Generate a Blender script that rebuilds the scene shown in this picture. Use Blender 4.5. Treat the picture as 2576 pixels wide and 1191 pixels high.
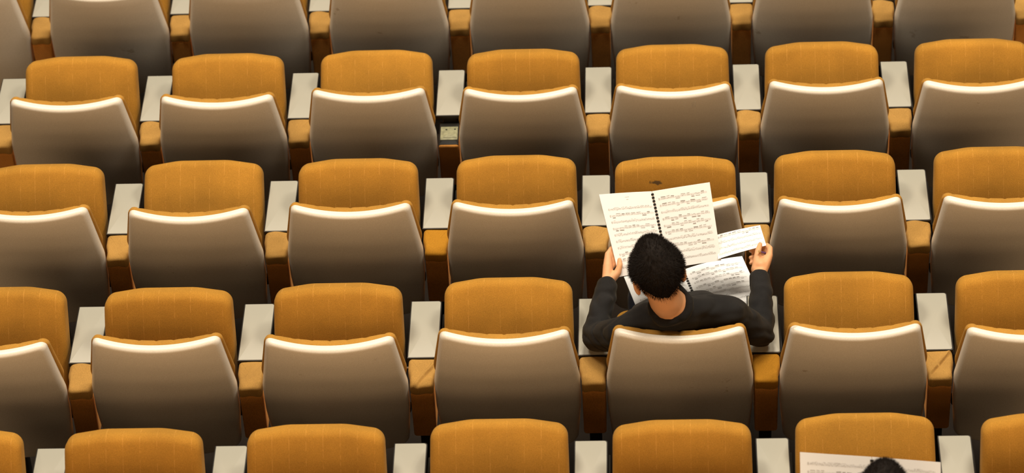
import bpy, bmesh, math, random
from mathutils import Vector, Matrix, Euler

# ------------------------------------------------------------------ clean start
for o in list(bpy.data.objects):
    bpy.data.objects.remove(o)
scene = bpy.context.scene
COL = scene.collection
V = Vector

# ------------------------------------------------------------------ camera
def rot_cam(yaw, pitch, roll):
    return (Matrix.Rotation(yaw, 3, 'Z') @ Matrix.Rotation(math.pi / 2 - pitch, 3, 'X')
            @ Matrix.Rotation(roll, 3, 'Z'))
cam_d = bpy.data.cameras.new('camera')
cam = bpy.data.objects.new('camera', cam_d)
COL.objects.link(cam)
cam.matrix_world = (Matrix.Translation((-0.05624, -8.35094, 8.63746))
                    @ rot_cam(0.06142, 0.71391, -0.05749).to_4x4())
cam_d.sensor_fit = 'HORIZONTAL'
cam_d.sensor_width = 36.0
cam_d.lens = 8108.0 / 2576.0 * 36.0
cam_d.clip_end = 200
cam_d.dof.use_dof = True
cam_d.dof.focus_distance = 12.0
cam_d.dof.aperture_fstop = 3.4
scene.camera = cam

# ------------------------------------------------------------------ world, lights, exposure
world = bpy.data.worlds.new('hall_air')
scene.world = world
world.use_nodes = True
bg = world.node_tree.nodes['Background']
bg.inputs['Color'].default_value = (1.0, 0.80, 0.54, 1)
bg.inputs['Strength'].default_value = 0.012

def area_light(name, loc, target, sx, sy, power, col=(1.0, 0.89, 0.72)):
    d = bpy.data.lights.new(name, 'AREA')
    d.shape = 'RECTANGLE'; d.size = sx; d.size_y = sy
    d.energy = power; d.color = col
    o = bpy.data.objects.new(name, d); COL.objects.link(o)
    o.location = loc
    o.rotation_euler = (V(target) - V(loc)).to_track_quat('-Z', 'Y').to_euler()
    return o
# lamps of the hall in ceiling rows over the stalls; dimmer, warmer strips are
# added unseen behind the camera so light fades down the chair backs
for x in (-4.5, 0.0, 4.5):
    for y, z, p in ((2.4, 10.4, 500), (5.0, 10.2, 230)):
        area_light('ceiling_light', (x, y, z), (x, y * .6, 0), 2.2, 2.2, p)
for x in (-8.0, 0.0, 8.0):
    for y, z, p in ((-17.0, 5.5, 140), (-16.2, 7.0, 150), (-15.2, 8.6, 180), (-13.6, 10.0, 150)):
        area_light('rear_fill_light', (x, y, z), (x * .5, 1, 0.5), 7.8, 1.3, p, (1.0, 0.64, 0.34))

vs = scene.view_settings
vs.view_transform = 'Standard'
vs.look = 'None'
vs.exposure = 0.0
vs.gamma = 1.0
vs.use_curve_mapping = False

# ------------------------------------------------------------------ materials
def new_mat(name):
    m = bpy.data.materials.new(name); m.use_nodes = True
    nt = m.node_tree
    return m, nt, nt.nodes['Principled BSDF']

def N(nt, typ, **kw):
    n = nt.nodes.new(typ)
    for k, v in kw.items():
        if k.startswith('i_'):
            n.inputs[k[2:].replace('_', ' ')].default_value = v
        else:
            setattr(n, k, v)
    return n

def ramp(nt, fac, stops):
    r = nt.nodes.new('ShaderNodeValToRGB')
    els = r.color_ramp.elements
    while len(els) > 1: els.remove(els[-1])
    els[0].position, els[0].color = stops[0][0], (*stops[0][1], 1)
    for p, c in stops[1:]:
        e = els.new(p); e.color = (*c, 1)
    nt.links.new(fac, r.inputs['Fac'])
    return r

def mixc(nt, fac, a, b, mode='MIX'):
    m = nt.nodes.new('ShaderNodeMix'); m.data_type = 'RGBA'; m.blend_type = mode
    for sock, val in ((m.inputs[0], fac), (m.inputs[6], a), (m.inputs[7], b)):
        if isinstance(val, (int, float)): sock.default_value = val
        elif isinstance(val, tuple): sock.default_value = (*val, 1)
        else: nt.links.new(val, sock)
    return m.outputs[2]

def fabric(name, base, var=0.12, stitch=None, stain=None, rough=0.9):
    m, nt, b = new_mat(name)
    tc = N(nt, 'ShaderNodeTexCoord'); oi = N(nt, 'ShaderNodeObjectInfo')
    off = N(nt, 'ShaderNodeVectorMath', operation='ADD')
    nt.links.new(tc.outputs['Object'], off.inputs[0])
    sc = N(nt, 'ShaderNodeMath', operation='MULTIPLY'); sc.inputs[1].default_value = 37.0
    nt.links.new(oi.outputs['Random'], sc.inputs[0]); nt.links.new(sc.outputs[0], off.inputs[1])
    n1 = N(nt, 'ShaderNodeTexNoise', i_Scale=6.0, i_Detail=3.0)
    nt.links.new(off.outputs[0], n1.inputs['Vector'])
    dk = tuple(c * (1 - var) for c in base); lt = tuple(min(1, c * (1 + var)) for c in base)
    r1 = ramp(nt, n1.outputs['Fac'], [(0.3, dk), (0.7, lt)])
    n2 = N(nt, 'ShaderNodeTexNoise', i_Scale=420.0, i_Detail=1.0)
    nt.links.new(off.outputs[0], n2.inputs['Vector'])
    r2 = ramp(nt, n2.outputs['Fac'], [(0.3, (0.82, 0.82, 0.82)), (0.7, (1.12, 1.12, 1.12))])
    col = mixc(nt, 1.0, r1.outputs['Color'], r2.outputs['Color'], 'MULTIPLY')
    h = n2.outputs['Fac']
    if stitch:                                   # thin upright stitch lines of the channel quilting
        sx = N(nt, 'ShaderNodeSeparateXYZ'); nt.links.new(tc.outputs['Object'], sx.inputs[0])
        a = N(nt, 'ShaderNodeMath', operation='DIVIDE'); a.inputs[1].default_value = stitch
        nt.links.new(sx.outputs['X'], a.inputs[0])
        fr = N(nt, 'ShaderNodeMath', operation='FRACT'); nt.links.new(a.outputs[0], fr.inputs[0])
        su = N(nt, 'ShaderNodeMath', operation='SUBTRACT'); su.inputs[1].default_value = 0.5
        nt.links.new(fr.outputs[0], su.inputs[0])
        ab = N(nt, 'ShaderNodeMath', operation='ABSOLUTE'); nt.links.new(su.outputs[0], ab.inputs[0])
        lt_ = N(nt, 'ShaderNodeMath', operation='LESS_THAN'); lt_.inputs[1].default_value = 0.018
        nt.links.new(ab.outputs[0], lt_.inputs[0])
        br = N(nt, 'ShaderNodeTexNoise', i_Scale=45.0)
        nt.links.new(off.outputs[0], br.inputs['Vector'])
        brr = ramp(nt, br.outputs['Fac'], [(0.42, (0, 0, 0)), (0.62, (.5, .5, .5))])
        f = N(nt, 'ShaderNodeMath', operation='MULTIPLY')
        nt.links.new(lt_.outputs[0], f.inputs[0]); nt.links.new(brr.outputs['Color'], f.inputs[1])
        col = mixc(nt, f.outputs[0], col, tuple(min(1, c * 1.5 + .03) for c in base))
    if stain:                                    # an ink-dark stain with its own shape
        sx2 = N(nt, 'ShaderNodeVectorMath', operation='SUBTRACT'); sx2.inputs[1].default_value = stain[0]
        nt.links.new(tc.outputs['Object'], sx2.inputs[0])
        sc2 = N(nt, 'ShaderNodeVectorMath', operation='DIVIDE'); sc2.inputs[1].default_value = stain[1]
        nt.links.new(sx2.outputs[0], sc2.inputs[0])
        nz = N(nt, 'ShaderNodeTexNoise', i_Scale=55.0); nt.links.new(tc.outputs['Object'], nz.inputs['Vector'])
        ln = N(nt, 'ShaderNodeVectorMath', operation='LENGTH'); nt.links.new(sc2.outputs[0], ln.inputs[0])
        ad = N(nt, 'ShaderNodeMath', operation='ADD'); nt.links.new(ln.outputs['Value'], ad.inputs[0])
        nt.links.new(nz.outputs['Fac'], ad.inputs[1])
        rs = ramp(nt, ad.outputs[0], [(0.75, (.85, .85, .85)), (0.98, (0, 0, 0))])
        col = mixc(nt, rs.outputs['Color'], col, (0.05, 0.035, 0.02))
    nt.links.new(col, b.inputs['Base Color'])
    b.inputs['Roughness'].default_value = rough
    b.inputs['Specular IOR Level'].default_value = 0.15
    b.inputs['Sheen Weight'].default_value = 0.06
    b.inputs['Sheen Tint'].default_value = (1, .8, .5, 1)
    bp = N(nt, 'ShaderNodeBump', i_Strength=0.25, i_Distance=0.001)
    nt.links.new(h, bp.inputs['Height']); nt.links.new(bp.outputs[0], b.inputs['Normal'])
    return m

def plain(name, base, rough=0.6, spec=0.4, var=0.1, scale=30.0, metal=0.0):
    m, nt, b = new_mat(name)
    tc = N(nt, 'ShaderNodeTexCoord')
    n1 = N(nt, 'ShaderNodeTexNoise', i_Scale=scale, i_Detail=4.0)
    nt.links.new(tc.outputs['Object'], n1.inputs['Vector'])
    r1 = ramp(nt, n1.outputs['Fac'], [(0.3, tuple(c * (1 - var) for c in base)),
                                      (0.7, tuple(min(1, c * (1 + var)) for c in base))])
    nt.links.new(r1.outputs['Color'], b.inputs['Base Color'])
    b.inputs['Roughness'].default_value = rough
    b.inputs['Specular IOR Level'].default_value = spec
    b.inputs['Metallic'].default_value = metal
    return m

def shell_mat():
    m, nt, b = new_mat('cream_plastic_shell')
    tc = N(nt, 'ShaderNodeTexCoord'); oi = N(nt, 'ShaderNodeObjectInfo')
    off = N(nt, 'ShaderNodeVectorMath', operation='ADD')
    sc = N(nt, 'ShaderNodeMath', operation='MULTIPLY'); sc.inputs[1].default_value = 91.0
    nt.links.new(oi.outputs['Random'], sc.inputs[0])
    nt.links.new(tc.outputs['Object'], off.inputs[0]); nt.links.new(sc.outputs[0], off.inputs[1])
    # scuffs: small worn flecks, stretched along the lip
    st = N(nt, 'ShaderNodeVectorMath', operation='MULTIPLY'); st.inputs[1].default_value = (0.45, 1, 1)
    nt.links.new(off.outputs[0], st.inputs[0])
    n1 = N(nt, 'ShaderNodeTexNoise', i_Scale=38.0, i_Detail=5.0, i_Roughness=0.7)
    nt.links.new(st.outputs[0], n1.inputs['Vector'])
    n2 = N(nt, 'ShaderNodeTexNoise', i_Scale=5.0)
    nt.links.new(off.outputs[0], n2.inputs['Vector'])
    mul = N(nt, 'ShaderNodeMath', operation='MULTIPLY')
    nt.links.new(n1.outputs['Fac'], mul.inputs[0]); nt.links.new(n2.outputs['Fac'], mul.inputs[1])
    rs = ramp(nt, mul.outputs[0], [(0.415, (0, 0, 0)), (0.435, (.8, .8, .8))])
    n3 = N(nt, 'ShaderNodeTexNoise', i_Scale=300.0)
    nt.links.new(off.outputs[0], n3.inputs['Vector'])
    base = ramp(nt, n3.outputs['Fac'], [(0.3, (0.74, 0.69, 0.60)), (0.7, (0.84, 0.79, 0.70))])
    col = mixc(nt, rs.outputs['Color'], base.outputs['Color'], (0.55, 0.47, 0.36))
    nt.links.new(col, b.inputs['Base Color'])
    b.inputs['Roughness'].default_value = 0.34
    b.inputs['Specular IOR Level'].default_value = 0.45
    return m

M = {}
M['shell'] = shell_mat()
M['seat'] = fabric('ochre_seat_fabric', (0.41, 0.195, 0.026), stitch=0.058)
M['seat_stain'] = fabric('ochre_seat_fabric_stained', (0.41, 0.195, 0.026), stitch=0.058,
                         stain=((-0.075, 0.355, 0.05), (0.05, 0.02, 0.3)))
M['back'] = fabric('ochre_back_fabric', (0.44, 0.215, 0.035))
M['pad'] = fabric('faded_tan_pad_fabric', (0.39, 0.215, 0.056), var=0.16)
M['pad_new'] = fabric('fresh_ochre_pad_fabric', (0.40, 0.18, 0.014), var=0.06)
M['panel'] = fabric('rust_brown_panel_fabric', (0.72, 0.31, 0.07), var=0.15)
M['laminate'] = plain('off_white_laminate', (0.385, 0.366, 0.305), rough=0.42, var=0.02, scale=5.0)
M['dark'] = plain('black_painted_metal', (0.012, 0.010, 0.008), rough=0.55, spec=0.3)
M['edge'] = plain('black_rubber_edge', (0.02, 0.016, 0.012), rough=0.5)
M['plate'] = plain('greenish_zinc_plate', (0.26, 0.25, 0.15), rough=0.5, var=0.25, scale=60)
M['steel'] = plain('worn_steel', (0.55, 0.5, 0.42), rough=0.35, metal=0.8)
M['carpet'] = fabric('dark_brown_carpet', (0.010, 0.0065, 0.0045), var=0.3)
M['paper'] = plain('white_paper', (0.92, 0.93, 0.94), rough=0.75, spec=0.2, var=0.012, scale=4)
M['ink'] = plain('grey_black_ink', (0.27, 0.25, 0.24), rough=0.8, spec=0.1)
M['ink_light'] = plain('pale_staff_ink', (0.60, 0.58, 0.56), rough=0.8, spec=0.1)
M['comb'] = plain('black_plastic_comb', (0.012, 0.011, 0.010), rough=0.35)
M['skin'] = plain('warm_skin', (0.70, 0.36, 0.18), rough=0.55, spec=0.35, var=0.07, scale=14)
M['skin'].node_tree.nodes['Principled BSDF'].inputs['Subsurface Weight'].default_value = 0.12
M['skin'].node_tree.nodes['Principled BSDF'].inputs['Subsurface Radius'].default_value = (0.01, 0.004, 0.002)
M['hair'] = plain('black_hair', (0.009, 0.006, 0.0045), rough=0.8, spec=0.15, var=0.3, scale=80)
M['sweater'] = fabric('charcoal_knit', (0.013, 0.0125, 0.013), var=0.25)
M['jeans'] = fabric('dark_navy_denim', (0.010, 0.013, 0.022), var=0.3)
M['shoe'] = plain('black_shoe_leather', (0.012, 0.011, 0.010), rough=0.4)
M['eye_white'] = plain('eye_white', (0.8, 0.77, 0.72), rough=0.2)
M['iris'] = plain('dark_iris', (0.02, 0.012, 0.008), rough=0.15)
M['lips'] = plain('lip_skin', (0.5, 0.2, 0.14), rough=0.5)
M['pen_body'] = plain('tan_pencil_wood', (0.55, 0.36, 0.15), rough=0.5)
M['pen_tip'] = plain('violet_pencil_end', (0.12, 0.07, 0.25), rough=0.4)
def tape_mat():
    m, nt, b = new_mat('clear_tape')
    b.inputs['Base Color'].default_value = (0.95, 0.93, 0.88, 1)
    b.inputs['Roughness'].default_value = 0.15
    tc = N(nt, 'ShaderNodeTexCoord'); nz = N(nt, 'ShaderNodeTexNoise', i_Scale=120.0)
    nt.links.new(tc.outputs['Object'], nz.inputs['Vector'])
    bp = N(nt, 'ShaderNodeBump', i_Strength=0.4, i_Distance=0.001)
    nt.links.new(nz.outputs['Fac'], bp.inputs['Height']); nt.links.new(bp.outputs[0], b.inputs['Normal'])
    b.inputs['Alpha'].default_value = 0.28
    return m
M['tape'] = tape_mat()

# ------------------------------------------------------------------ object helpers
def make_mesh(name, verts, faces, mat, smooth=True, sharp=None):
    me = bpy.data.meshes.new(name)
    me.from_pydata([tuple(v) for v in verts], [], faces)
    me.validate()
    bm = bmesh.new(); bm.from_mesh(me)
    bmesh.ops.recalc_face_normals(bm, faces=bm.faces)
    bm.to_mesh(me); bm.free()
    if smooth:
        me.shade_smooth()
        if sharp: me.set_sharp_from_angle(angle=math.radians(sharp))
    me.materials.append(mat)
    return me

def link(name, data, parent=None, loc=None, rot=None):
    o = bpy.data.objects.new(name, data); COL.objects.link(o)
    if parent: o.parent = parent
    if loc is not None: o.location = loc
    if rot is not None: o.rotation_euler = rot
    return o

def empty(name, loc, label, cat, group=None):
    o = link(name, None, loc=loc)
    o.empty_display_size = 0.1
    o['label'] = label; o['category'] = cat
    if group: o['group'] = group
    return o

def rounded_poly(ctrl, n_arc=6, spacing=0.02):
    """ctrl: list of (x, y, radius), counter-clockwise -> dense outline."""
    out = []; n = len(ctrl)
    for i in range(n):
        p0 = V(ctrl[i - 1][:2]); p = V(ctrl[i][:2]); p1 = V(ctrl[(i + 1) % n][:2]); r = ctrl[i][2]
        a = (p0 - p).normalized(); b = (p1 - p).normalized()
        if r <= 1e-6: out.append(p); continue
        half = a.angle(b) / 2
        t = r / math.tan(half)
        c = p + (a + b).normalized() * (r / math.sin(half))
        s0 = p + a * t; s1 = p + b * t
        a0 = math.atan2(*(s0 - c).yx); a1 = math.atan2(*(s1 - c).yx)
        d = a1 - a0
        while d > math.pi: d -= 2 * math.pi
        while d < -math.pi: d += 2 * math.pi
        for k in range(n_arc + 1):
            an = a0 + d * k / n_arc
            out.append(c + V((math.cos(an), math.sin(an))) * r)
    res = []
    for i, p in enumerate(out):
        q = out[(i + 1) % len(out)]
        L = (q - p).length; m = max(1, int(math.ceil(L / spacing)))
        for k in range(m): res.append(p.lerp(q, k / m))
    return res

def inset_poly(poly, d):
    if abs(d) < 1e-9: return list(poly)
    n = len(poly); out = []
    for i in range(n):
        e0 = (poly[i] - poly[i - 1]).normalized(); e1 = (poly[(i + 1) % n] - poly[i]).normalized()
        n0 = V((-e0.y, e0.x)); n1 = V((-e1.y, e1.x))
        m = (n0 + n1).normalized()
        k = max(0.5, m.dot(n0))
        out.append(poly[i] + m * d / k)
    return out

def solid(poly, profile, mapf, centre, inner=(0.8, 0.6, 0.4, 0.2)):
    """stack of inset rings (inset, depth), both ends closed by shrinking rings to the centre"""
    rings = []
    c = V(centre)
    def ring(pl, dep): return [mapf(p.x, p.y, dep) for p in pl]
    p0 = inset_poly(poly, profile[0][0]); p1 = inset_poly(poly, profile[-1][0])
    for s in reversed(inner): rings.append(ring([c + (p - c) * s for p in p0], profile[0][1]))
    for ins, dep in profile: rings.append(ring(inset_poly(poly, ins), dep))
    for s in inner: rings.append(ring([c + (p - c) * s for p in p1], profile[-1][1]))
    n = len(poly); verts = [v for r in rings for v in r]; faces = []
    for k in range(len(rings) - 1):
        for i in range(n):
            j = (i + 1) % n
            faces.append((k * n + i, k * n + j, (k + 1) * n + j, (k + 1) * n + i))
    verts.append(mapf(c.x, c.y, profile[0][1])); a = len(verts) - 1
    verts.append(mapf(c.x, c.y, profile[-1][1])); b = len(verts) - 1
    L = (len(rings) - 1) * n
    for i in range(n):
        j = (i + 1) % n
        faces.append((a, j, i)); faces.append((b, L + i, L + j))
    return verts, faces

def arc_profile(r0, d0, d1, r1, n=5):
    """round-over of radius r0 at depth d0 and r1 at depth d1 (d1 > d0)"""
    p = []
    for k in range(n + 1):
        a = math.pi / 2 * k / n
        p.append((r0 * (1 - math.sin(a)), d0 + r0 * (1 - math.cos(a))))
    for k in range(n + 1):
        a = math.pi / 2 * k / n
        p.append((r1 * (1 - math.cos(a)), d1 - r1 * (1 - math.sin(a))))
    return p

def rbox(x0, x1, y0, y1, z0, z1, r=0.004, n=2):
    """box with rounded edges"""
    hx, hy, hz = (x1 - x0) / 2, (y1 - y0) / 2, (z1 - z0) / 2
    r = min(r, hx * .95, hy * .95, hz * .95)
    poly = rounded_poly([(-hx, -hy, r), (hx, -hy, r), (hx, hy, r), (-hx, hy, r)], n, 1.0)
    return solid(poly, arc_profile(r, -hz, hz, r, n),
                 lambda x, y, d: ((x0 + x1) / 2 + x, (y0 + y1) / 2 + y, (z0 + z1) / 2 + d), (0, 0), inner=())

def tube(pts, rad, n=8):
    verts = []; faces = []
    pts = [V(p) for p in pts]; rads = rad if isinstance(rad, (list, tuple)) else [rad] * len(pts)
    up = V((0.13, 0.21, 0.97)); 
    for i, p in enumerate(pts):
        t = (pts[min(i + 1, len(pts) - 1)] - pts[max(i - 1, 0)]).normalized()
        a = t.cross(up)
        if a.length < 1e-4: a = t.cross(V((1, 0, 0)))
        a.normalize(); b = t.cross(a)
        for k in range(n):
            an = 2 * math.pi * k / n
            verts.append(p + (a * math.cos(an) + b * math.sin(an)) * rads[i])
    for i in range(len(pts) - 1):
        for k in range(n):
            faces.append((i * n + k, i * n + (k + 1) % n, (i + 1) * n + (k + 1) % n, (i + 1) * n + k))
    faces.append(tuple(range(n))[::-1]); faces.append(tuple((len(pts) - 1) * n + k for k in range(n)))
    return verts, faces

def join(*geos):
    V_ = []; F_ = []
    for v, f in geos:
        o = len(V_); V_ += list(v); F_ += [tuple(i + o for i in q) for q in f]
    return V_, F_

# ------------------------------------------------------------------ layout
PITCH = 0.62; ROW = 0.95; DROP = 0.20
def row_origin(row):
    wider = 0.056 if row <= 1 else 0.0            # the front row stands a little further off
    return V((0, (4 - row) * ROW + wider, -(4 - row) * DROP))
def chair_pos(row, col): return row_origin(row) + V(((col - 5) * PITCH, 0, 0))

# ------------------------------------------------------------------ setting: stepped floor
def build_floor():
    verts = []; faces = []
    X0, X1 = -9.0, 9.0
    prof = []
    for row in range(9, -7, -1):
        o = row_origin(row)
        prof.append((o.y - 0.14, o.z)); prof.append((row_origin(row - 1).y - 0.14, o.z))
    for y, z in prof: verts += [(X0, y, z), (X1, y, z)]
    for i in range(len(prof) - 1): faces.append((2 * i, 2 * i + 1, 2 * i + 3, 2 * i + 2))
    o = link('floor', make_mesh('floor', verts, faces, M['carpet'], smooth=False))
    o['kind'] = 'structure'
build_floor()

# ------------------------------------------------------------------ chair meshes
def shell_y(x, z):
    return (0.92 - z) * 0.055 + 0.35 * max(0.0, 0.58 - z) ** 2 - 0.053 * (1 - min(1.2, (x / 0.25) ** 2)) + 0.010

def dip(x, z):
    """the top edge sinks towards the middle"""
    t = max(0.0, min(1.0, (z - 0.70) / 0.20))
    return z - 0.009 * max(0.0, 1 - (x / 0.215) ** 2) * t * t

def shell_mesh():
    poly = rounded_poly([(-0.246, 0.33, 0.04), (0.246, 0.33, 0.04), (0.262, 0.54, 0.25), (0.2625, 0.665, 0.16),
                         (0.226, 0.92, 0.030), (-0.226, 0.92, 0.030), (-0.2625, 0.665, 0.16), (-0.262, 0.54, 0.25)], 8, 0.018)
    prof = arc_profile(0.018, 0.0, 0.034, 0.004, 6)
    v, f = solid(poly, prof, lambda x, z, d: (x, shell_y(x, z) + d, dip(x, z)), (0, 0.65), inner=(.86, .7, .54, .38, .2))
    return make_mesh('back_shell', v, f, M['shell'])

def cushion_mesh():
    poly = rounded_poly([(-0.215, 0.43, 0.05), (0.215, 0.43, 0.05), (0.251, 0.56, 0.2), (0.251, 0.665, 0.05), (0.263, 0.725, 0.08),
                         (0.232, 0.914, 0.034), (-0.232, 0.914, 0.034), (-0.263, 0.725, 0.08), (-0.251, 0.665, 0.05), (-0.251, 0.56, 0.2)], 8, 0.009)
    prof = arc_profile(0.008, 0.030, 0.066, 0.026, 5)
    def mp(x, z, d):
        ch = abs(math.sin(math.pi * (x / 0.064)))          # quilted channels
        k = max(0.0, (z - 0.80) / 0.12)
        zz = dip(x, z) - (1 - min(1, ch * 2.2)) * 0.0045 * k
        bul = 0.014 * max(0, 1 - (x / .26) ** 2) * (1 if d > .055 else 0)
        return (x, shell_y(x, z) + d + bul, zz)
    v, f = solid(poly, prof, mp, (0, 0.66), inner=(.86, .7, .54, .38, .2))
    return make_mesh('back_cushion', v, f, M['back'])

SEAT_L = 0.43
def seat_mesh(mat):
    # local: x across, y from the hinge to the front edge, z out of the sitting surface
    hw = 0.237
    pts = []
    ctrl = [(-0.232, 0.0, 0.042), (0.232, 0.0, 0.042), (hw, 0.20, 0.3), (0.233, SEAT_L - 0.022, 0.046),
            (0.10, SEAT_L - 0.001, 0.3), (-0.10, SEAT_L - 0.001, 0.3), (-0.233, SEAT_L - 0.022, 0.046), (-hw, 0.20, 0.3)]
    poly = rounded_poly(ctrl, 7, 0.014)
    prof = arc_profile(0.03, -0.055, 0.055, 0.026, 6)
    def mp(x, s, d):
        z = d
        if d > 0:
            t = max(0.0, (s - 0.24) / (SEAT_L - 0.24))
            z += 0.014 * max(0, 1 - (x / .24) ** 2) - 0.034 * t * t
        return (x, s, z)
    v, f = solid(poly, prof, mp, (0, 0.215), inner=(.93, .82, .7, .54, .38, .2))
    return make_mesh('seat_cushion', v, f, mat)

def pan_mesh():
    poly = rounded_poly([(-0.19, 0.02, 0.03), (0.19, 0.02, 0.03), (0.19, 0.34, 0.04), (-0.19, 0.34, 0.04)], 5, 0.2)
    v, f = solid(poly, arc_profile(0.008, -0.070, -0.05, 0.002, 3), lambda x, y, d: (x, y, d), (0, 0.18), inner=())
    return make_mesh('seat_pan', v, f, M['dark'], sharp=50)

HINGE = V((0, 0.205, 0.445))
MS = dict(shell=shell_mesh(), cushion=cushion_mesh(), seat=seat_mesh(M['seat']),
          seat_stain=seat_mesh(M['seat_stain']), pan=pan_mesh())
_v = join(rbox(-0.250, 0.250, 0.185, 0.225, 0.37, 0.402, 0.008), )
MS['beam'] = make_mesh('support_beam', *_v, M['dark'], sharp=40)
_v = join(rbox(-0.03, 0.03, 0.175, 0.235, 0.008, 0.375, 0.006), rbox(-0.06, 0.06, 0.13, 0.28, 0.0, 0.012, 0.004))
MS['pedestal'] = make_mesh('pedestal', *_v, M['dark'], sharp=40)
_v = join(rbox(-0.022, 0.022, 0.06, 0.205, 0.392, 0.40, 0.003), rbox(-0.022, 0.022, 0.055, 0.072, 0.392, 0.52, 0.004))
MS['bracket'] = make_mesh('back_bracket', *_v, M['dark'], sharp=40)

ORD = ['zeroth', 'first', 'second', 'third', 'fourth', 'fifth', 'sixth', 'seventh', 'eighth']
ROWN = {1: 'top row', 2: 'second row from top', 3: 'third row from top', 4: 'fourth row from top', 5: 'bottom row', 6: 'row below the frame'}

# fold angle of each tip-up seat, degrees from upright; they never come to rest quite alike
FOLD = {(2, 1): 28.9, (2, 2): 28.0, (2, 3): 37.1, (2, 4): 22.4, (2, 5): 29.8, (2, 6): 28.0, (3, 2): 41.0, (3, 3): 27.2, (3, 4): 28.9, (3, 5): 18.1, (3, 6): 25.7, (4, 2): 21.2, (4, 3): 24.3, (4, 4): 33.3, (4, 6): 34.9, (5, 2): 24.3, (5, 3): 27.2, (5, 4): 34.9, (5, 5): 25.7, (5, 6): 41.0}
BACK_TILT = {(2, 1): 1.2, (2, 2): 1.2, (2, 3): -1.0, (2, 4): 0.2, (2, 5): 0.0, (2, 6): -1.0, (2, 7): 0.5, (3, 1): -1.2, (3, 2): 1.0, (3, 3): -0.2, (3, 4): -0.2, (3, 5): 0.0, (3, 6): 1.2, (3, 7): 1.2, (4, 1): 1.2, (4, 2): -0.5, (4, 3): 1.0, (4, 4): -1.0, (4, 5): -1.2, (4, 6): -1.2, (4, 7): 1.2}
SPECIAL = {
    (4, 5): 'cream-backed ochre chair that the man reading music sits in',
    (6, 6): 'chair below the frame that the second reader sits in',
    (5, 6): 'ochre chair at bottom right in front of the second reader',
    (3, 5): 'ochre chair with dark stain on its seat, behind the held-up score',
    (2, 5): 'ochre chair with scrap of clear tape on its cream back, second row from top',
}
def build_chair(row, col, n):
    lab = SPECIAL.get((row, col)) or 'empty cream-backed ochre chair, %s from left in the %s' % (ORD[n], ROWN[row])
    root = empty('auditorium_chair', chair_pos(row, col), lab, 'chair', 'cream-backed tip-up auditorium chairs')
    bt = math.radians(BACK_TILT.get((row, col), 0.0))
    for nm, key in (('back_shell', 'shell'), ('back_cushion', 'cushion')):
        # the back leans about a low pivot at (y .1, z .42)
        o = link(nm, MS[key], root)
        R = Matrix.Translation((0, .1, .42)) @ Matrix.Rotation(bt, 4, 'X') @ Matrix.Translation((0, -.1, -.42))
        o.matrix_local = R
    if (row, col) == (2, 5):
        sh = [c for c in root.children if c.name.startswith('back_shell')][0]
        pts = [(0.073, 0.853), (0.091, 0.851), (0.092, 0.880), (0.083, 0.887), (0.074, 0.876)]
        vs_ = [(x, shell_y(x, z) - 0.0012, dip(x, z)) for x, z in pts] + [(x, shell_y(x, z) - 0.0006, dip(x, z)) for x, z in pts]
        fs = [(4, 3, 2, 1, 0), (5, 6, 7, 8, 9)] + [(i, (i + 1) % 5, 5 + (i + 1) % 5, 5 + i) for i in range(5)]
        tape = link('tape_scrap', make_mesh('tape_scrap', vs_, fs, M['tape'], smooth=False), sh)
        tape['label'] = 'scrap of clear tape stuck on the back'
    down = (row, col) in ((4, 5), (6, 6))
    a = 86.0 if down else FOLD.get((row, col), 28.0)
    key = 'seat_stain' if (row, col) == (3, 5) else 'seat'
    rx = math.radians(90 - a)
    hz = V((0, 0, 0.0)) if not down else V((0, .03, -.045))
    s = link('seat_cushion', MS[key], root, HINGE + hz, (rx, 0, 0))
    link('seat_pan', MS['pan'], root, HINGE + hz, (rx, 0, 0))
    link('support_beam', MS['beam'], root); link('pedestal', MS['pedestal'], root)
    for x in (-0.15, 0.15):
        link('back_bracket', MS['bracket'], root, (x, 0, 0))
    return root

# ------------------------------------------------------------------ armrests with writing tablets
def pad_mesh(seed, mat, wrinkle=0.004, crease=None):
    rnd = random.Random(seed)
    ph = [(rnd.uniform(0, 6.28), rnd.uniform(25, 60), rnd.uniform(-40, 40)) for _ in range(5)]
    poly = rounded_poly([(-0.0425, 0.034, 0.014), (0.0425, 0.034, 0.014), (0.0435, 0.09, 0.1), (0.052, 0.125, 0.05), (0.052, 0.182, 0.012), (-0.052, 0.182, 0.012), (-0.052, 0.125, 0.05), (-0.0435, 0.09, 0.1)], 5, 0.008)
    prof = arc_profile(0.006, 0.610, 0.650, 0.012, 5)
    def mp(x, y, d):
        z = d
        xx, yy = x, y
        if d > 0.63:
            k = min(1.0, max(0.0, (0.053 - abs(x)) / 0.015))
            z += 0.003 * k
            for p, a, b in ph: z += wrinkle / 4 * math.sin(p + a * x + b * y) * (0.4 + 0.6 * k)
            if crease:
                dd = (x - crease[0]) * crease[2] + (y - crease[1]) * crease[3]
                z += 0.007 * math.exp(-(dd / 0.006) ** 2) * k - 0.005 * math.exp(-((dd - 0.010) / 0.007) ** 2) * k
        else:
            yy += 0.003 * math.sin(ph[0][0] + 90 * x) * (1 if y < 0.1 else 0)
        return (xx, yy, z)
    v, f = solid(poly, prof, mp, (0, 0.10), inner=(.93, .85, .77, .68, .58, .48, .38, .28, .15))
    return make_mesh('arm_pad', v, f, mat)

PADS = [pad_mesh(3, M['pad'], .005), pad_mesh(8, M['pad'], .007), pad_mesh(15, M['pad'], .005, (0.01, 0.10, 0.87, -0.5)),
        pad_mesh(21, M['pad'], .006, (-0.012, 0.10, 0.80, -0.6))]
PAD_NEW = pad_mesh(30, M['pad_new'], 0.001)

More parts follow.
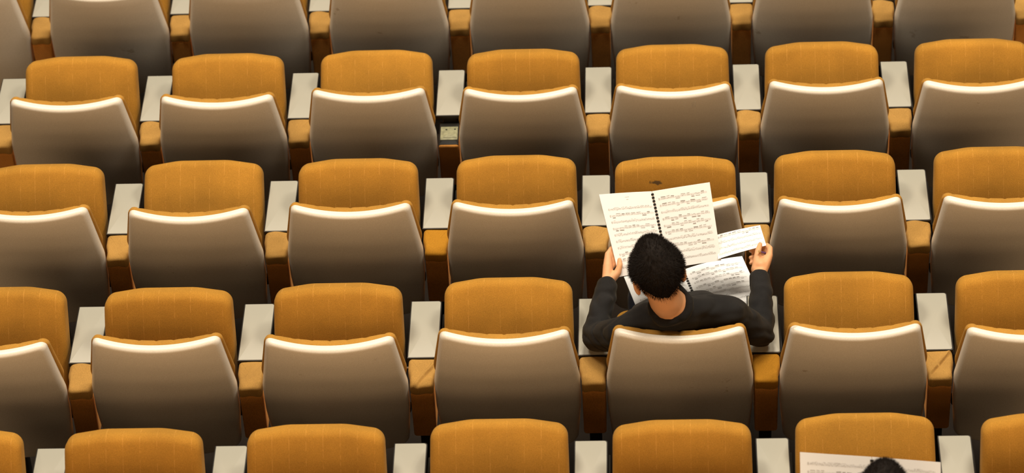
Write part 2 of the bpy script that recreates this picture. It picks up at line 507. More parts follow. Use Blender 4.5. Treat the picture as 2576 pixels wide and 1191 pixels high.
def panel_mesh():
    poly = rounded_poly([(-0.041, 0.395, 0.012), (0.041, 0.395, 0.012), (0.042, 0.609, 0.010), (-0.042, 0.609, 0.010)], 4, 0.02)
    v, f = solid(poly, arc_profile(0.008, 0.038, 0.20, 0.006, 3), lambda x, z, d: (x, d, z), (0, 0.5), inner=(.97, .6, .3))
    return make_mesh('side_panel', v, f, M['panel'])
MS['panel'] = panel_mesh()
_v = join(rbox(-0.028, 0.028, 0.19, 0.42, 0.585, 0.632, 0.006), rbox(-0.02, 0.02, 0.16, 0.24, 0.40, 0.59, 0.005))
MS['arm'] = make_mesh('arm_support', *_v, M['dark'], sharp=40)
_v = join(rbox(-0.022, 0.022, 0.08, 0.15, 0.008, 0.40, 0.005), rbox(-0.045, 0.045, 0.04, 0.20, 0.0, 0.012, 0.004))
MS['leg'] = make_mesh('leg', *_v, M['dark'], sharp=40)
TB = dict(xl=-0.0543, xr=0.0529, yf=0.4896, yn=0.1877, z=0.6527)
def tablet_meshes():
    def poly(g):
        return rounded_poly([(TB['xl'] - g, TB['yn'] - g, 0.002), (TB['xr'] + g, TB['yn'] - g, 0.007),
                             (TB['xr'] + g, TB['yf'] + g, 0.009), (TB['xl'] - g, TB['yf'] + g, 0.002)], 4, 0.5)
    a = solid(poly(0.0035), arc_profile(0.002, 0.634, 0.6515, 0.001, 2), lambda x, y, d: (x, y, d), (0, .34), inner=())
    b = solid(poly(0.0), arc_profile(0.0005, 0.6505, TB['z'], 0.0008, 2), lambda x, y, d: (x, y, d), (0, .34), inner=())
    return make_mesh('writing_tablet', *a, M['edge'], sharp=40), make_mesh('laminate_top', *b, M['laminate'], sharp=40)
MS['tab'], MS['lam'] = tablet_meshes()
_v = join(tube([(0.062, 0.20, 0.61), (0.062, 0.46, 0.61)], 0.004), tube([(0.062, 0.30, 0.61), (0.02, 0.30, 0.605)], 0.004))
MS['rod'] = make_mesh('folding_rod', *_v, M['dark'])
MS['pin'] = make_mesh('hinge_pin', *tube([(-0.062, 0.165, 0.622), (-0.03, 0.165, 0.622)], 0.004), M['steel'])
_v = rbox(-0.036, 0.036, 0.072, 0.158, 0.6105, 0.6145, 0.002)
MS['plate'] = make_mesh('bare_mounting_plate', *_v, M['plate'], sharp=40)
MS['plate_in'] = make_mesh('inner_plate', *rbox(-0.024, 0.034, 0.086, 0.152, 0.6135, 0.6165, 0.001), M['plate'], sharp=40)
MS['screw'] = make_mesh('screw_hole', *tube([(0, 0, 0.616), (0, 0, 0.6172)], 0.004), M['dark'])
MS['tray'] = make_mesh('pad_tray', *rbox(-0.041, 0.041, 0.045, 0.195, 0.600, 0.6107, 0.002), M['dark'], sharp=40)

def build_armrest(row, gap, label, pad):
    p = chair_pos(row, gap) + V((PITCH / 2, 0, 0))
    root = empty('armrest', p, label, 'armrest', 'armrests with off-white writing tablets')
    link('side_panel', MS['panel'], root)
    link('arm_support', MS['arm'], root)
    link('leg', MS['leg'], root)
    t = link('writing_tablet', MS['tab'], root)
    link('laminate_top', MS['lam'], t)
    link('folding_rod', MS['rod'], root)
    if pad is None:
        link('pad_tray', MS['tray'], root)
        q = link('bare_mounting_plate', MS['plate'], root)
        q['label'] = 'bare greenish metal plate where the arm pad is missing'
        link('inner_plate', MS['plate_in'], q)
        link('screw_hole', MS['screw'], q, (-0.012, 0.135, 0)); link('screw_hole', MS['screw'], q, (0.024, 0.137, 0))
    else:
        link('arm_pad', pad, root)
    if (row, gap) == (4, 3): link('hinge_pin', MS['pin'], root)
    return root

FIRST = {1: 0, 2: 1, 3: 1, 4: 1, 5: 1}
for row in range(1, 6):
    for col in range(FIRST[row], 8):
        build_chair(row, col, col - FIRST[row] + 1)
    gaps = range(FIRST[row], 7)
    if row == 1: gaps = range(0, 8)
    if row == 2: gaps = range(0, 7)
    for g in gaps:
        n = g - FIRST[row] + 1
        if (row, g) == (2, 0): lab = 'armrest with off-white tablet at the left edge of the second row from top'
        elif (row, g) == (1, 7): lab = 'armrest cut off by the right frame edge in the top row'
        elif (row, g) == (2, 3): lab = 'armrest with bare metal plate, its pad missing, in the second row from top'
        else:
            lab = 'armrest with tablet between %s and %s chairs of the %s' % (ORD[n], ORD[n + 1], ROWN[row])
        if (row, g) in ((3, 3), (4, 5)):
            pad = PAD_NEW; lab = lab.replace('armrest with tablet', 'armrest with fresh orange pad')
        elif (row, g) == (2, 3): pad = None
        elif (row, g) in ((4, 3),): pad = PADS[2]
        elif (row, g) in ((4, 6),): pad = PADS[3]
        else: pad = PADS[(row * 5 + g * 3) % 2]
        build_armrest(row, g, lab, pad)

# ------------------------------------------------------------------ people
def uv_ball(c, rx, ry, rz, R=None, nu=20, nv=12):
    c = V(c); R = R or Matrix.Identity(3); vs_ = []; fs = []
    vs_.append(c + R @ V((0, 0, rz)))
    for i in range(1, nv):
        t = math.pi * i / nv
        for k in range(nu):
            p = 2 * math.pi * k / nu
            vs_.append(c + R @ V((rx * math.sin(t) * math.cos(p), ry * math.sin(t) * math.sin(p), rz * math.cos(t))))
    vs_.append(c + R @ V((0, 0, -rz)))
    for k in range(nu): fs.append((0, 1 + k, 1 + (k + 1) % nu))
    for i in range(nv - 2):
        for k in range(nu):
            a = 1 + i * nu
            fs.append((a + k, a + nu + k, a + nu + (k + 1) % nu, a + (k + 1) % nu))
    b = 1 + (nv - 2) * nu; e = len(vs_) - 1
    for k in range(nu): fs.append((b + k, e, b + (k + 1) % nu))
    return vs_, fs

def limb(pts, n=16):
    """tapered closed tube with ball ends through (x, y, z, radius) joints"""
    geos = []
    for q in pts: geos.append(uv_ball(q[:3], q[3], q[3], q[3], nu=n, nv=10))
    for a, b in zip(pts[:-1], pts[1:]):
        geos.append(tube([V(a[:3]), V(b[:3])], [a[3], b[3]], n))
    return join(*geos)

def remeshed(name, geo, voxel, mat, smooth=4, noise=None):
    """one continuous skin over overlapping closed shapes"""
    me = bpy.data.meshes.new(name)
    me.from_pydata([tuple(v) for v in geo[0]], [], geo[1])
    bm = bmesh.new(); bm.from_mesh(me); bmesh.ops.recalc_face_normals(bm, faces=bm.faces); bm.to_mesh(me); bm.free()
    o = bpy.data.objects.new(name + '_tmp', me); COL.objects.link(o)
    m = o.modifiers.new('r', 'REMESH'); m.mode = 'VOXEL'; m.voxel_size = voxel; m.use_smooth_shade = True
    if smooth:
        sm = o.modifiers.new('s', 'SMOOTH'); sm.factor = 0.5; sm.iterations = smooth
    dg = bpy.context.evaluated_depsgraph_get()
    out = bpy.data.meshes.new_from_object(o.evaluated_get(dg))
    bpy.data.objects.remove(o); bpy.data.meshes.remove(me)
    if noise:
        nrm = [v.normal.copy() for v in out.vertices]
        for v, n in zip(out.vertices, nrm): v.co += n * noise(v.co)
    out.name = name
    out.materials.clear(); out.materials.append(mat); out.shade_smooth()
    return out

from mathutils import noise as mnoise

def finger(pts): return limb(pts, 10)

def head_frame(c, pitch, turn, tilt):
    """local: x right, y face direction, z crown"""
    R = Matrix.Rotation(turn, 3, 'Z') @ Matrix.Rotation(-pitch, 3, 'X') @ Matrix.Rotation(tilt, 3, 'Y')
    return R

def build_person(label, O, P, group=None):
    """P: dict of joints relative to O (the chair's floor origin)"""
    O = V(O)
    root = empty('person', O, label, 'person', group)
    hc = V(P['head']); R = head_frame(hc, math.radians(P['pitch']), math.radians(P['turn']), math.radians(P['tilt']))
    def H(x, y, z): return hc + R @ V((x, y, z))
    def Hb(x, y, z, rx, ry, rz): return uv_ball(H(x, y, z), rx, ry, rz, R)
    g = []
    # skull, face, jaw, nose, ears, neck
    g.append(Hb(0, -0.012, 0.028, 0.079, 0.098, 0.092))
    g.append(Hb(0, 0.022, -0.020, 0.070, 0.072, 0.085))
    g.append(Hb(0, 0.040, -0.070, 0.052, 0.052, 0.050))
    g.append(Hb(0, 0.075, -0.095, 0.026, 0.020, 0.020))
    g.append(Hb(0, 0.098, -0.022, 0.011, 0.016, 0.026)); g.append(Hb(0, 0.106, -0.040, 0.016, 0.014, 0.011))
    g.append(Hb(0.03, 0.082, 0.016, 0.026, 0.014, 0.008)); g.append(Hb(-0.03, 0.082, 0.016, 0.026, 0.014, 0.008))
    g.append(Hb(0.040, 0.068, -0.036, 0.026, 0.022, 0.022)); g.append(Hb(-0.040, 0.068, -0.036, 0.026, 0.022, 0.022))
    for sx in (-1, 1):
        g.append(Hb(sx * 0.032, 0.0785, 0.0035, 0.0155, 0.0135, 0.0085)); g.append(Hb(sx * 0.032, 0.0765, -0.0135, 0.0145, 0.0110, 0.0045))
        Re = R @ Matrix.Rotation(sx * 0.45, 3, 'Z')
        g.append(uv_ball(H(sx * 0.084, -0.012, -0.012), 0.009, 0.020, 0.033, Re))
        g.append(uv_ball(H(sx * 0.081, -0.006, -0.036), 0.008, 0.012, 0.014, Re))
        g.append(uv_ball(H(sx * 0.090, -0.022, -0.006), 0.007, 0.010, 0.027, Re))
    nb = V(P['neck'])
    g.append(limb([(*H(0, -0.030, -0.03), 0.060), (*H(0, -0.030, -0.085), 0.056), (*nb.lerp(H(0, -0.03, -0.085), .45), 0.057), (*nb, 0.066)], 20))
    # trunk, arms and legs of the body below the clothes
    def lim(keys, dr=0.0, n=18):
        return limb([(*V(P[k][:3]), P[k][3] + dr) for k in keys], n)
    trunk = [('hip_l', 'hip_r'), ('waist_l', 'waist_r'), ('chest_l', 'chest_r'), ('upper_l', 'upper_r'),
             ('hip_l', 'waist_l', 'chest_l', 'upper_l'), ('hip_r', 'waist_r', 'chest_r', 'upper_r'),
             ('chest_l', 'upper_r'), ('chest_r', 'upper_l'), ('hip_l', 'waist_r'), ('hip_r', 'waist_l')]
    for t in trunk: g.append(lim(t, -0.016))
    g.append(limb([(*nb, 0.06), (*V(P['upper_l'][:3]).lerp(V(P['upper_r'][:3]), .5), 0.06)]))
    for sd in 'lr':
        g.append(lim(['upper_' + sd, 'shoulder_' + sd, 'elbow_' + sd], -0.016))
        e = P['elbow_' + sd]; w = P['wrist_' + sd]
        g.append(limb([(*e[:3], 0.033), (*V(e[:3]).lerp(V(w[:3]), .35), 0.034), (*w[:3], 0.0255)]))
        g.append(lim(['hip_' + sd, 'thigh_' + sd, 'knee_' + sd, 'calf_' + sd, 'ankle_' + sd], -0.014))
        for ch in P['hand_' + sd]: g.append(finger(ch))
    body = link('body', remeshed('body', join(*g), 0.0042, M['skin'], 3), root)
    # eyes, lips
    for sx in (-1, 1):
        ew = link('eye', make_mesh('eye', *uv_ball(H(sx * 0.032, 0.0755, -0.005), 0.0125, 0.0115, 0.0095, R), M['eye_white']), body)
        link('iris', make_mesh('iris', *uv_ball(H(sx * 0.032, 0.0848, -0.0085), 0.0052, 0.0032, 0.0045, R, 12, 8), M['iris']), body)
        link('eyebrow', make_mesh('eyebrow', *uv_ball(H(sx * 0.033, 0.093, 0.019), 0.022, 0.006, 0.0045, R @ Matrix.Rotation(-sx * .12, 3, 'Y'), 14, 8), M['hair']), body)
    link('lips', make_mesh('lips', *uv_ball(H(0, 0.091, -0.068), 0.023, 0.009, 0.008, R, 16, 8), M['lips']), body)
    # hair: a cap over crown and back of head down to the nape, bristling with short strands
    rnd = random.Random(P.get('seed', 1))
    def hair_r(d):
        """distance of the hair surface from the skull centre for a local direction, None where skin shows"""
        x, y, z = d
        a = 1.0 / math.sqrt((x / 0.0925) ** 2 + (y / 0.109) ** 2 + (z / 0.102) ** 2)
        b = 1.0 / math.sqrt((x / 0.078) ** 2 + (y / 0.104) ** 2 + (z / 0.125) ** 2)
        return max(a, b * 0.98)
    hcen = (0, -0.014, 0.028)
    def hairline(az):
        """lowest local elevation (radians) of hair at azimuth az, az = 0 at the back"""
        a = abs(az)
        pts = [(0.0, -1.26), (0.25, -1.12), (0.5, -0.98), (0.8, -0.76), (1.05, -0.50), (1.25, -0.20), (1.45, -0.10), (1.62, -0.32), (1.78, -0.25),
               (2.0, 0.22), (2.3, 0.50), (2.7, 0.62), (3.15, 0.66)]
        for (a0, e0), (a1, e1) in zip(pts[:-1], pts[1:]):
            if a <= a1: return e0 + (e1 - e0) * (a - a0) / (a1 - a0)
        return 0.66
    NA, NE = 72, 26
    vs_ = []; fs = []
    def hp(az, el, k=1.0):
        d = V((math.sin(az) * math.cos(el), -math.cos(az) * math.cos(el), math.sin(el)))
        return d, V(hcen) + d * hair_r(d) * k
    for j in range(NE):
        for i in range(NA):
            az = -math.pi + 2 * math.pi * i / NA
            e0 = hairline(az); el = math.pi / 2 - (math.pi / 2 - e0) * (j + .02) / (NE - 1)
            d, p = hp(az, el)
            edge = max(0.0, (j - (NE - 5)) / 4.0)
            p = V(hcen) + (p - V(hcen)) * (1 - 0.085 * edge ** 1.5)
            p = p + d * (0.0035 * (mnoise.noise(d * 9.0) ) + 0.002 * mnoise.noise(d * 30.0))
            vs_.append(H(*p))
    for j in range(NE - 1):
        for i in range(NA):
            k = (i + 1) % NA
            fs.append((j * NA + i, j * NA + k, (j + 1) * NA + k, (j + 1) * NA + i))
    # inner side
    off = len(vs_)
    for j in (NE - 1, NE // 2):
        for i in range(NA):
            az = -math.pi + 2 * math.pi * i / NA
            el = math.pi / 2 - (math.pi / 2 - hairline(az)) * j / (NE - 1)
            d, p = hp(az, el, 0.84)
            vs_.append(H(*p))
    for i in range(NA):
        k = (i + 1) % NA
        fs.append(((NE - 1) * NA + i, (NE - 1) * NA + k, off + k, off + i))
        fs.append((off + i, off + k, off + NA + k, off + NA + i))
    whorl = V((-0.22, -0.55, 0.80)).normalized()
    for _ in range(P.get('strands', 9000)):
        az = rnd.uniform(-math.pi, math.pi); e0 = hairline(az)
        el = math.asin(rnd.uniform(math.sin(e0), 1.0))
        d, p = hp(az, el, 0.985)
        t = (d - whorl * d.dot(whorl)); t = t.normalized() if t.length > 1e-3 else V((1, 0, 0))
        t = (t + V((rnd.uniform(-.35, .35), rnd.uniform(-.35, .35), rnd.uniform(-.35, .35)))).normalized()
        lift = rnd.uniform(0.25, 0.75)
        L_ = rnd.uniform(0.008, 0.016) * (0.6 if el < e0 + .2 else 1)
        s = d.cross(t).normalized() * 0.0008
        q = p + d * 0.004 + (t * (1 - lift) + d * lift) * L_
        o_ = len(vs_); vs_ += [H(*(p - s)), H(*(p + s)), H(*q)]; fs.append((o_, o_ + 1, o_ + 2))
    me = bpy.data.meshes.new('hair'); me.from_pydata([tuple(v) for v in vs_], [], fs); me.shade_smooth(); me.materials.append(M['hair'])
    link('hair', me, body)
    # sweater
    g = []
    for t in trunk: g.append(lim(t, 0.0))
    for sd in 'lr':
        g.append(lim(['upper_' + sd, 'shoulder_' + sd, 'elbow_' + sd], 0.0))
        e = P['elbow_' + sd]; w = V(P['wrist_' + sd][:3]); ev = V(e[:3]); c = ev.lerp(w, .93)
        g.append(limb([(*ev, e[3]), (*ev.lerp(w, .35), 0.048), (*ev.lerp(w, .7), 0.043), (*c, 0.038)]))
    for sd in 'lr':
        g.append(limb([(*V(P['shoulder_' + sd][:3]), P['shoulder_' + sd][3] * .9), (*nb.lerp(V(P['upper_' + sd][:3]), .45), 0.050)]))
    g.append(limb([(*V(P['upper_l'][:3]), .06), (*nb - V((0, 0.0, 0.035)), 0.070), (*V(P['upper_r'][:3]), .06)]))
    u = ((H(0, -0.03, -0.085) - nb).normalized() + V((0, -0.25, 0.5))).normalized()
    a_ = u.cross(V((1, 0, 0))).normalized(); b_ = u.cross(a_)
    ring = [nb + u * 0.016 + (a_ * math.cos(t) + b_ * math.sin(t)) * 0.071 for t in [2 * math.pi * k / 24 for k in range(25)]]
    g.append(limb([(*q, 0.0165) for q in ring], 10))           # crew-neck collar
    def wr(co):
        n1 = mnoise.noise(co * 11.0); n2 = mnoise.noise(V((co.x * 14, co.y * 22 + co.z * 30, co.z * 10)))
        n3 = abs(mnoise.noise(V((co.x * 6 + co.z * 9, co.y * 9, co.z * 14))))
        return 0.006 * n1 + 0.005 * n2 - 0.005 * max(0.0, 0.16 - n3) / 0.16
    link('sweater', remeshed('sweater', join(*g), 0.007, M['sweater'], 5, wr), body)
    # trousers
    g = [lim(('hip_l', 'hip_r'), 0.006)]
    for sd in 'lr': g.append(lim(['hip_' + sd, 'thigh_' + sd, 'knee_' + sd, 'calf_' + sd, 'ankle_' + sd], 0.004))
    link('trousers', remeshed('trousers', join(*g), 0.008, M['jeans'], 5, lambda c: 0.006 * mnoise.noise(c * 13.0)), body)
    for sd in 'lr':
        a = V(P['ankle_' + sd][:3])
        f_ = [(a.x, a.y - 0.03, 0.045, 0.038), (a.x, a.y + 0.03, 0.050, 0.040), (a.x, a.y + 0.10, 0.038, 0.034), (a.x, a.y + 0.16, 0.032, 0.028)]
        v_, q_ = limb(f_)
        v_ = [V((p[0], p[1], max(0.004, p[2]))) for p in v_]
        sh = link('shoe', make_mesh('shoe', v_, q_, M['shoe']), body)
    return root

def hand_chain(*pts): return [tuple(p) for p in pts]
base_pose = dict(
    head=(-0.072, 0.130, 1.082), pitch=22, turn=13, tilt=-7, neck=(-0.026, 0.098, 0.962),
    hip_l=(-0.085, 0.24, 0.560, 0.096), hip_r=(0.085, 0.24, 0.560, 0.096),
    waist_l=(-0.065, 0.235, 0.68, 0.098), waist_r=(0.062, 0.235, 0.68, 0.098),
    chest_l=(-0.085, 0.19, 0.785, 0.104), chest_r=(0.080, 0.205, 0.80, 0.108),
    upper_l=(-0.105, 0.135, 0.855, 0.074), upper_r=(0.105, 0.155, 0.875, 0.074),
    shoulder_l=(-0.195, 0.105, 0.825, 0.066), shoulder_r=(0.180, 0.155, 0.868, 0.066),
    elbow_l=(-0.300, 0.215, 0.712, 0.052), elbow_r=(0.298, 0.220, 0.712, 0.052),
    wrist_l=(-0.258, 0.432, 0.785), wrist_r=(0.299, 0.458, 0.790),
    thigh_l=(-0.105, 0.44, 0.515, 0.070), thigh_r=(0.105, 0.44, 0.515, 0.070),
    knee_l=(-0.125, 0.655, 0.510, 0.060), knee_r=(0.125, 0.655, 0.510, 0.060),
    calf_l=(-0.125, 0.665, 0.33, 0.060), calf_r=(0.125, 0.665, 0.33, 0.060),
    ankle_l=(-0.125, 0.60, 0.10, 0.044), ankle_r=(0.125, 0.60, 0.10, 0.044))

# the upper score is held tilted before the reader: its left edge, and the direction facing him
BL = V((-0.2135, 0.466, 0.780)); TL = V((-0.284, 0.694, 0.984))
e_up = (TL - BL).normalized(); e_rt = V((0.98, 0.12, -0.05)).normalized()
pn = e_rt.cross(e_up).normalized()
if pn.y > 0: pn = -pn
def page_pt(t, s, n): return BL + e_up * t + e_rt * s + pn * n
def left_hand():
    W = V(base_pose['wrist_l'])
    out = []
    ks = []
    for i, (t, r) in enumerate(((0.088, .0105), (0.068, .011), (0.048, .0105), (0.030, .0095))):
        K = page_pt(t, -0.020 - 0.003 * i, -0.010)
        ks.append(K)
        ln = (0.062, 0.068, 0.062, 0.048)[i]
        p1 = page_pt(t + 0.022, -0.002, -0.017); p2 = page_pt(t + 0.026, ln * .45, -0.016); p3 = page_pt(t + 0.022, ln * .8, -0.012)
        out.append([(*K, r), (*p1, r * .95), (*p2, r * .88), (*p3, r * .75)])
        out.append([(*W, 0.021), (*W.lerp(K, .55), 0.0185), (*K, r * 1.2)])
    out.append([(*ks[0], .011), (*ks[3], .010)])
    T0 = W + V((0.018, 0.016, 0.006)); T1 = page_pt(0.012, -0.006, 0.016); T2 = page_pt(0.040, 0.010, 0.016); T3 = page_pt(0.062, 0.014, 0.011)
    out.append([(*W, .020), (*T0, .0185), (*T1, .0145), (*T2, .0115), (*T3, .0088)])
    return out
def right_hand():
    W = V(base_pose['wrist_r']); out = []
    K = [V((0.337, 0.535, 0.812)), V((0.336, 0.540, 0.796)), V((0.327, 0.538, 0.780)), V((0.313, 0.530, 0.768))]
    ch = [[V((0.340, 0.566, 0.818)), V((0.330, 0.590, 0.812)), V((0.308, 0.592, 0.805))],
          [V((0.330, 0.578, 0.795)), V((0.302, 0.592, 0.793)), V((0.270, 0.583, 0.794))],
          [V((0.320, 0.570, 0.778)), V((0.292, 0.578, 0.777)), V((0.268, 0.560, 0.780))],
          [V((0.304, 0.556, 0.764)), V((0.284, 0.556, 0.766)), V((0.268, 0.540, 0.770))]]
    rr = (.0112, .0112, .0106, .0096)
    for k, c, r in zip(K, ch, rr):
        out.append([(*k, r * 1.08), (*c[0], r), (*c[1], r * .9), (*c[2], r * .76)])
        out.append([(*W, 0.024), (*W.lerp(k, .55), 0.0195), (*k, r * 1.2)])
    out.append([(0.302, 0.488, 0.800, 0.026), (0.320, 0.522, 0.796, 0.022)])
    out.append([(*K[0], .012), (*K[3], .011)])
    T = [W + V((-0.012, 0.020, 0.004)), V((0.290, 0.505, 0.812)), V((0.296, 0.542, 0.829)), V((0.304, 0.576, 0.829))]
    out.append([(*W, .020), (*T[0], .020), (*T[1], .0155), (*T[2], .0122), (*T[3], .0092)])
    return out
P1 = dict(base_pose, hand_l=left_hand(), hand_r=right_hand(), seed=4)
build_person('short-haired man in dark sweater sitting and reading the held-up music score', (0, 0, 0), P1)

# ------------------------------------------------------------------ scores
def quad_fn(c00, c10, c01, c11, bulge=0.0, curl=0.0):
    """u from spine/left to right, v from bottom to top"""
    c00, c10, c01, c11 = map(V, (c00, c10, c01, c11))
    n = (c10 - c00).cross(c01 - c00).normalized()
    if n.z < 0: n = -n
    def f(u, v, d=0.0):
        p = c00.lerp(c10, u).lerp(c01.lerp(c11, u), v)
        return p + n * (bulge * 4 * u * (1 - u) + curl * (u ** 3) + d)
    return f, n

def page_block(name, fn, thick, parent, nu=14, nv=6):
    vs_ = []; fs = []
    for top in (1, 0):
        for j in range(nv + 1):
            for i in range(nu + 1):
                vs_.append(fn(i / nu, j / nv, 0.0 if top else -thick))
    w = nu + 1; o = w * (nv + 1)
    for j in range(nv):
        for i in range(nu):
            a = j * w + i
            fs.append((a, a + 1, a + w + 1, a + w)); fs.append((o + a, o + a + w, o + a + w + 1, o + a + 1))
    for i in range(nu):
        fs.append((i, o + i, o + i + 1, i + 1)); a = nv * w + i; fs.append((a, a + 1, o + a + 1, o + a))
    for j in range(nv):
        a = j * w; fs.append((a, a + w, o + a + w, o + a)); a = j * w + nu; fs.append((a, o + a, o + a + w, a + w))
    return link(name, make_mesh(name, vs_, fs, M['paper'], sharp=50), parent)

def music_print(fn, W, Hh, seed, parent, staves=10, top=0.93, bot=0.06, ml=0.10, mr=0.06, title=False, dense=0.5):
    """staves, note heads, stems and beams lying on the page"""
    rnd = random.Random(seed)
    va, fa, vb, fb = [], [], [], []
    def strip(u0, v0, u1, v1, hv, light=False, d=0.0006):
        vs_, fs = (vb, fb) if light else (va, fa)
        n = max(1, int(abs(u1 - u0) / 0.07)); o = len(vs_)
        for k in range(n + 1):
            t = k / n; u = u0 + (u1 - u0) * t; v = v0 + (v1 - v0) * t
            vs_.append(fn(u, v - hv, d)); vs_.append(fn(u, v + hv, d))
        for k in range(n): fs.append((o + 2 * k, o + 2 * k + 2, o + 2 * k + 3, o + 2 * k + 1))
    mm_u = 0.001 / W; mm_v = 0.001 / Hh
    if title:
        strip(.46, .945, .54, .945, .5 * mm_v, True); strip(.48, .915, .52, .915, .7 * mm_v, True)
        top = 0.845
    for s in range(staves):
        vc = top - (top - bot) * (s + .5) / staves
        for l in range(5):
            strip(ml, vc + (l - 2) * 1.5 * mm_v, 1 - mr, vc + (l - 2) * 1.5 * mm_v, 0.16 * mm_v, True)
        for b in range(5):
            u = ml + (1 - mr - ml) * b / 4
            strip(u, vc, u + .3 * mm_u, vc, 3 * mm_v)
        strip(ml + 1.5 * mm_u, vc, ml + 4 * mm_u, vc, 4.2 * mm_v, True)
        style = rnd.random()
        u = ml + 9 * mm_u
        if style < dense:                       # groups of quavers under straight beams
            while u < 1 - mr - 12 * mm_u:
                n = rnd.choice((4, 4, 6)); stp = 2.6 * mm_u
                pv = vc + rnd.uniform(-3, 2) * mm_v; bv = vc + rnd.choice((7, 6, -7)) * mm_v
                sl = rnd.uniform(-1.2, 1.2) * mm_v
                strip(u, bv, u + n * stp, bv + sl, .55 * mm_v)
                if rnd.random() < .5: strip(u, bv - 1.6 * mm_v, u + n * stp, bv - 1.6 * mm_v + sl, .5 * mm_v)
                for k in range(n):
                    hv = pv + rnd.uniform(-2, 2) * mm_v; x = u + k * stp
                    strip(x, hv, x + 1.5 * mm_u, hv, .6 * mm_v)
                    strip(x + 1.3 * mm_u, (hv + bv) / 2, x + 1.55 * mm_u, (hv + bv) / 2, abs(bv - hv) / 2, True)
                u += (n + 1.6) * stp
        else:                                   # single notes and rests, slurs
            while u < 1 - mr - 4 * mm_u:
                hv = vc + rnd.uniform(-4.5, 4.5) * mm_v
                strip(u, hv, u + 1.7 * mm_u, hv, .75 * mm_v)
                if rnd.random() < .8:
                    q = 1 if hv < vc else -1
                    strip(u + 1.4 * mm_u, hv + q * 3 * mm_v, u + 1.7 * mm_u, hv + q * 3 * mm_v, 3 * mm_v, True)
                if rnd.random() < .25: strip(u, vc + 5.6 * mm_v, u + 7 * mm_u, vc + 6.2 * mm_v, .3 * mm_v)
                u += rnd.uniform(2.6, 6.0) * mm_u
    for nm, vs_, fs, m in (('printed_notes', va, fa, 'ink'), ('printed_staves', vb, fb, 'ink_light')):
        me = bpy.data.meshes.new(nm); me.from_pydata([tuple(v) for v in vs_], [], fs); me.materials.append(M[m])
        o = link(nm, me, parent); o['kind'] = 'stuff'

def comb(fnL, fnR, parent, n=22, r=0.0062):
    """plastic comb binding: a black spine with flat loops reaching through both page blocks"""
    geos = []
    a0 = fnL(1, 0.02) * .5 + fnR(0, 0.02) * .5; a1 = fnL(1, 0.98) * .5 + fnR(0, 0.98) * .5
    ax = (a1 - a0).normalized(); nn = (fnL(.9, .5, 1) - fnL(.9, .5, 0)).normalized(); sd = ax.cross(nn).normalized()
    geos.append(tube([a0 - nn * r * 1.2, a1 - nn * r * 1.2], 0.0030, 8))
    L_ = (a1 - a0).length
    for k in range(n):
        c = a0 + ax * L_ * (k + .5) / n
        w = L_ / n * .27
        vs_ = []; fs = []
        m = 12
        for q in (-w, w):
            for i in range(m):
                t = 2 * math.pi * i / m
                for rr in (r, r * .72):
                    vs_.append(c + ax * q + (sd * math.cos(t) + nn * math.sin(t)) * rr - nn * r * .35)
        for i in range(m):
            j = (i + 1) % m; A = i * 2; B = j * 2; o = m * 2
            fs += [(A, B, o + B, o + A), (A + 1, o + A + 1, o + B + 1, B + 1), (A, A + 1, B + 1, B), (o + A, o + B, o + B + 1, o + A + 1)]
        geos.append((vs_, fs))
    return link('comb_binding', make_mesh('comb_binding', *join(*geos), M['comb'], sharp=40), parent)

def build_score(label, left, right, seed, bulge=(0.004, 0.004), thick=0.004, title=False, staves=(10, 10), dense=(.5, .5), group='spiral-bound music scores'):
    """left/right: bottom-left, bottom-right, top-left, top-right corners of each page"""
    allp = [V(p) for p in (*left, *right)]
    base = sum(allp, V()) / len(allp); base.z = min(p.z for p in allp)
    root = empty('music_score', base, label, 'music score', group)
    sh = lambda c: [V(p) - base for p in c]
    L_, R_ = sh(left), sh(right)
    fl, nl = quad_fn(L_[0], L_[1], L_[2], L_[3], bulge[0]); fr, nr = quad_fn(R_[0], R_[1], R_[2], R_[3], bulge[1])
    pl = page_block('left_pages', fl, thick, root); pr = page_block('right_pages', fr, thick, root)
    W = (L_[1] - L_[0]).length; Hh = (L_[2] - L_[0]).length
    music_print(fl, W, Hh, seed, pl, staves[0], title=title, dense=dense[0])
    music_print(fr, (R_[1] - R_[0]).length, (R_[2] - R_[0]).length, seed + 7, pr, staves[1], ml=0.08, mr=.08, dense=dense[1])
    comb(fl, fr, root)
    return root, base, fl, fr
TM = V((-0.0895, 0.733, 0.962)); BM = V((-0.034, 0.528, 0.762))
TR = V((0.1235, 0.748, 0.988)); BR = V((0.161, 0.548, 0.780))
gap = 0.0006
dv = (TR - TM).normalized() * gap
score1, b1, f1l, f1r = build_score('open spiral-bound music score held up in the hands of the man', (BL, BM - dv, TL, TM - dv), (BM + dv, BR, TM + dv, TR), 11,
            bulge=(0.006, 0.005), title=True, dense=(.35, .6))
# fold-out strip taped to the lower right edge, its free end in the right hand
flap_c = [V((0.149, 0.544, 0.790)), V((0.327, 0.581, 0.820)), V((0.146, 0.640, 0.824)), V((0.307, 0.672, 0.840))]
ff, _ = quad_fn(*[p - b1 for p in flap_c], bulge=0.004)
flap = page_block('taped_flap', ff, 0.0006, score1)
flap['label'] = 'small strip of printed music taped to the score edge'
music_print(ff, .18, .10, 31, flap, 4, top=.98, bot=.04, ml=.03, mr=.03, dense=.2)
tvs = [ff(0.0, 0.05, .0008), ff(0.16, 0.02, .0008), ff(0.0, .55, .0008), ff(.14, .6, .0008)]
tp = link('clear_tape', make_mesh('clear_tape', tvs, [(0, 1, 3, 2)], M['tape'], smooth=False), flap)

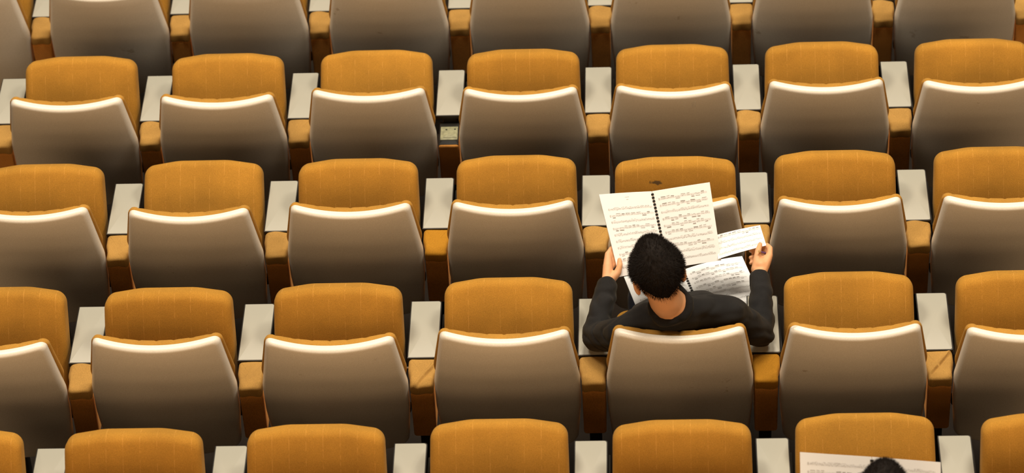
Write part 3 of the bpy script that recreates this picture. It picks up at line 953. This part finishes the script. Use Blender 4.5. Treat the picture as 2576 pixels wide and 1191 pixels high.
lap_d = V((0.081, -0.288, -0.012)); 
lTL, lTM, lTR = V((-0.200, 0.652, 0.614)), V((0.021, 0.690, 0.610)), V((0.243, 0.728, 0.640))
dv2 = V((0.0006, 0.0001, 0))
score2, b2, _, _ = build_score('second spiral-bound score lying open across the lap of the man', (lTL + lap_d, lTM + lap_d - dv2, lTL, lTM - dv2),
            (lTM + lap_d + dv2, lTR + lap_d, lTM + dv2, lTR), 51, bulge=(0.006, 0.010), dense=(.2, .7))

# pencil between thumb and forefinger, pointing almost straight at the camera
pc = empty('pencil', (0.312, 0.55, 0.80), 'short violet pencil held between thumb and forefinger of the man', 'pencil')
pa, pb = V((-0.011, -0.026, 0.040)), V((0.022, 0.030, -0.020))
link('shaft', make_mesh('shaft', *tube([pa, pb], 0.0038, 6), M['pen_tip'], sharp=30), pc)
link('tip', make_mesh('tip', *tube([pb, pb + (pb - pa).normalized() * .016], [0.0038, 0.0006], 6), M['pen_body'], sharp=30), pc)
link('end_cap', make_mesh('end_cap', *tube([pa + (pa - pb).normalized() * .010, pa + (pb - pa).normalized() * .004], 0.0043, 8), M['pen_body'], sharp=30), pc)

# second reader leaning forward from the row behind: only the crown of the head and the top of the score show
def grip(sx):
    W = V((sx * 0.25, 0.715, 0.725)); out = []
    for i in range(4):
        K = V((sx * 0.25, 0.775 - .010 * i, 0.765 - .015 * i))
        out.append([(*W, .023), (*W.lerp(K, .6), .0185), (*K, .012)])
        out.append([(*K, .0112), (sx * 0.244, K.y + .044, K.z + .002, .0102), (sx * 0.215, K.y + .050, K.z, .0092), (sx * 0.195, K.y + .044, K.z - .004, .008)])
    out.append([(*W, .020), (sx * 0.238, 0.735, 0.752, .016), (sx * 0.226, 0.752, 0.778, .0122), (sx * 0.212, 0.764, 0.794, .0095)])
    return out
P2 = dict(base_pose, head=(-0.002, 0.580, 0.991), pitch=34, turn=-4, tilt=0, neck=(0.0, 0.495, 0.885),
          hip_l=(-0.085, 0.26, 0.565, 0.098), hip_r=(0.085, 0.26, 0.565, 0.098),
          waist_l=(-0.065, 0.325, 0.67, 0.092), waist_r=(0.062, 0.325, 0.67, 0.092),
          chest_l=(-0.080, 0.39, 0.745, 0.098), chest_r=(0.080, 0.39, 0.745, 0.098),
          upper_l=(-0.100, 0.46, 0.815, 0.070), upper_r=(0.100, 0.46, 0.815, 0.070),
          shoulder_l=(-0.180, 0.475, 0.805, 0.062), shoulder_r=(0.180, 0.475, 0.805, 0.062),
          elbow_l=(-0.275, 0.505, 0.712, 0.048), elbow_r=(0.275, 0.505, 0.712, 0.048),
          wrist_l=(-0.25, 0.715, 0.725), wrist_r=(0.25, 0.715, 0.725), hand_l=grip(-1), hand_r=grip(1), seed=9)
build_chair(6, 6, 6)
O2 = chair_pos(6, 6)
build_person('second reader with dark hair, only the crown showing at the bottom edge', O2, P2)
t2 = [V((0.375, -0.979, 1.3)), V((0.604, -0.995, 1.29)), V((0.820, -1.034, 1.3))]
dn = V((0.0, -0.185, -0.215)); e2 = V((0.0006, 0, 0))
build_score('open music score before the second reader at the bottom right', (t2[0] + dn, t2[1] + dn - e2, t2[0], t2[1] - e2),
            (t2[1] + dn + e2, t2[2] + dn, t2[1] + e2, t2[2]), 77, bulge=(0.003, 0.003), staves=(9, 9), dense=(.3, .3))
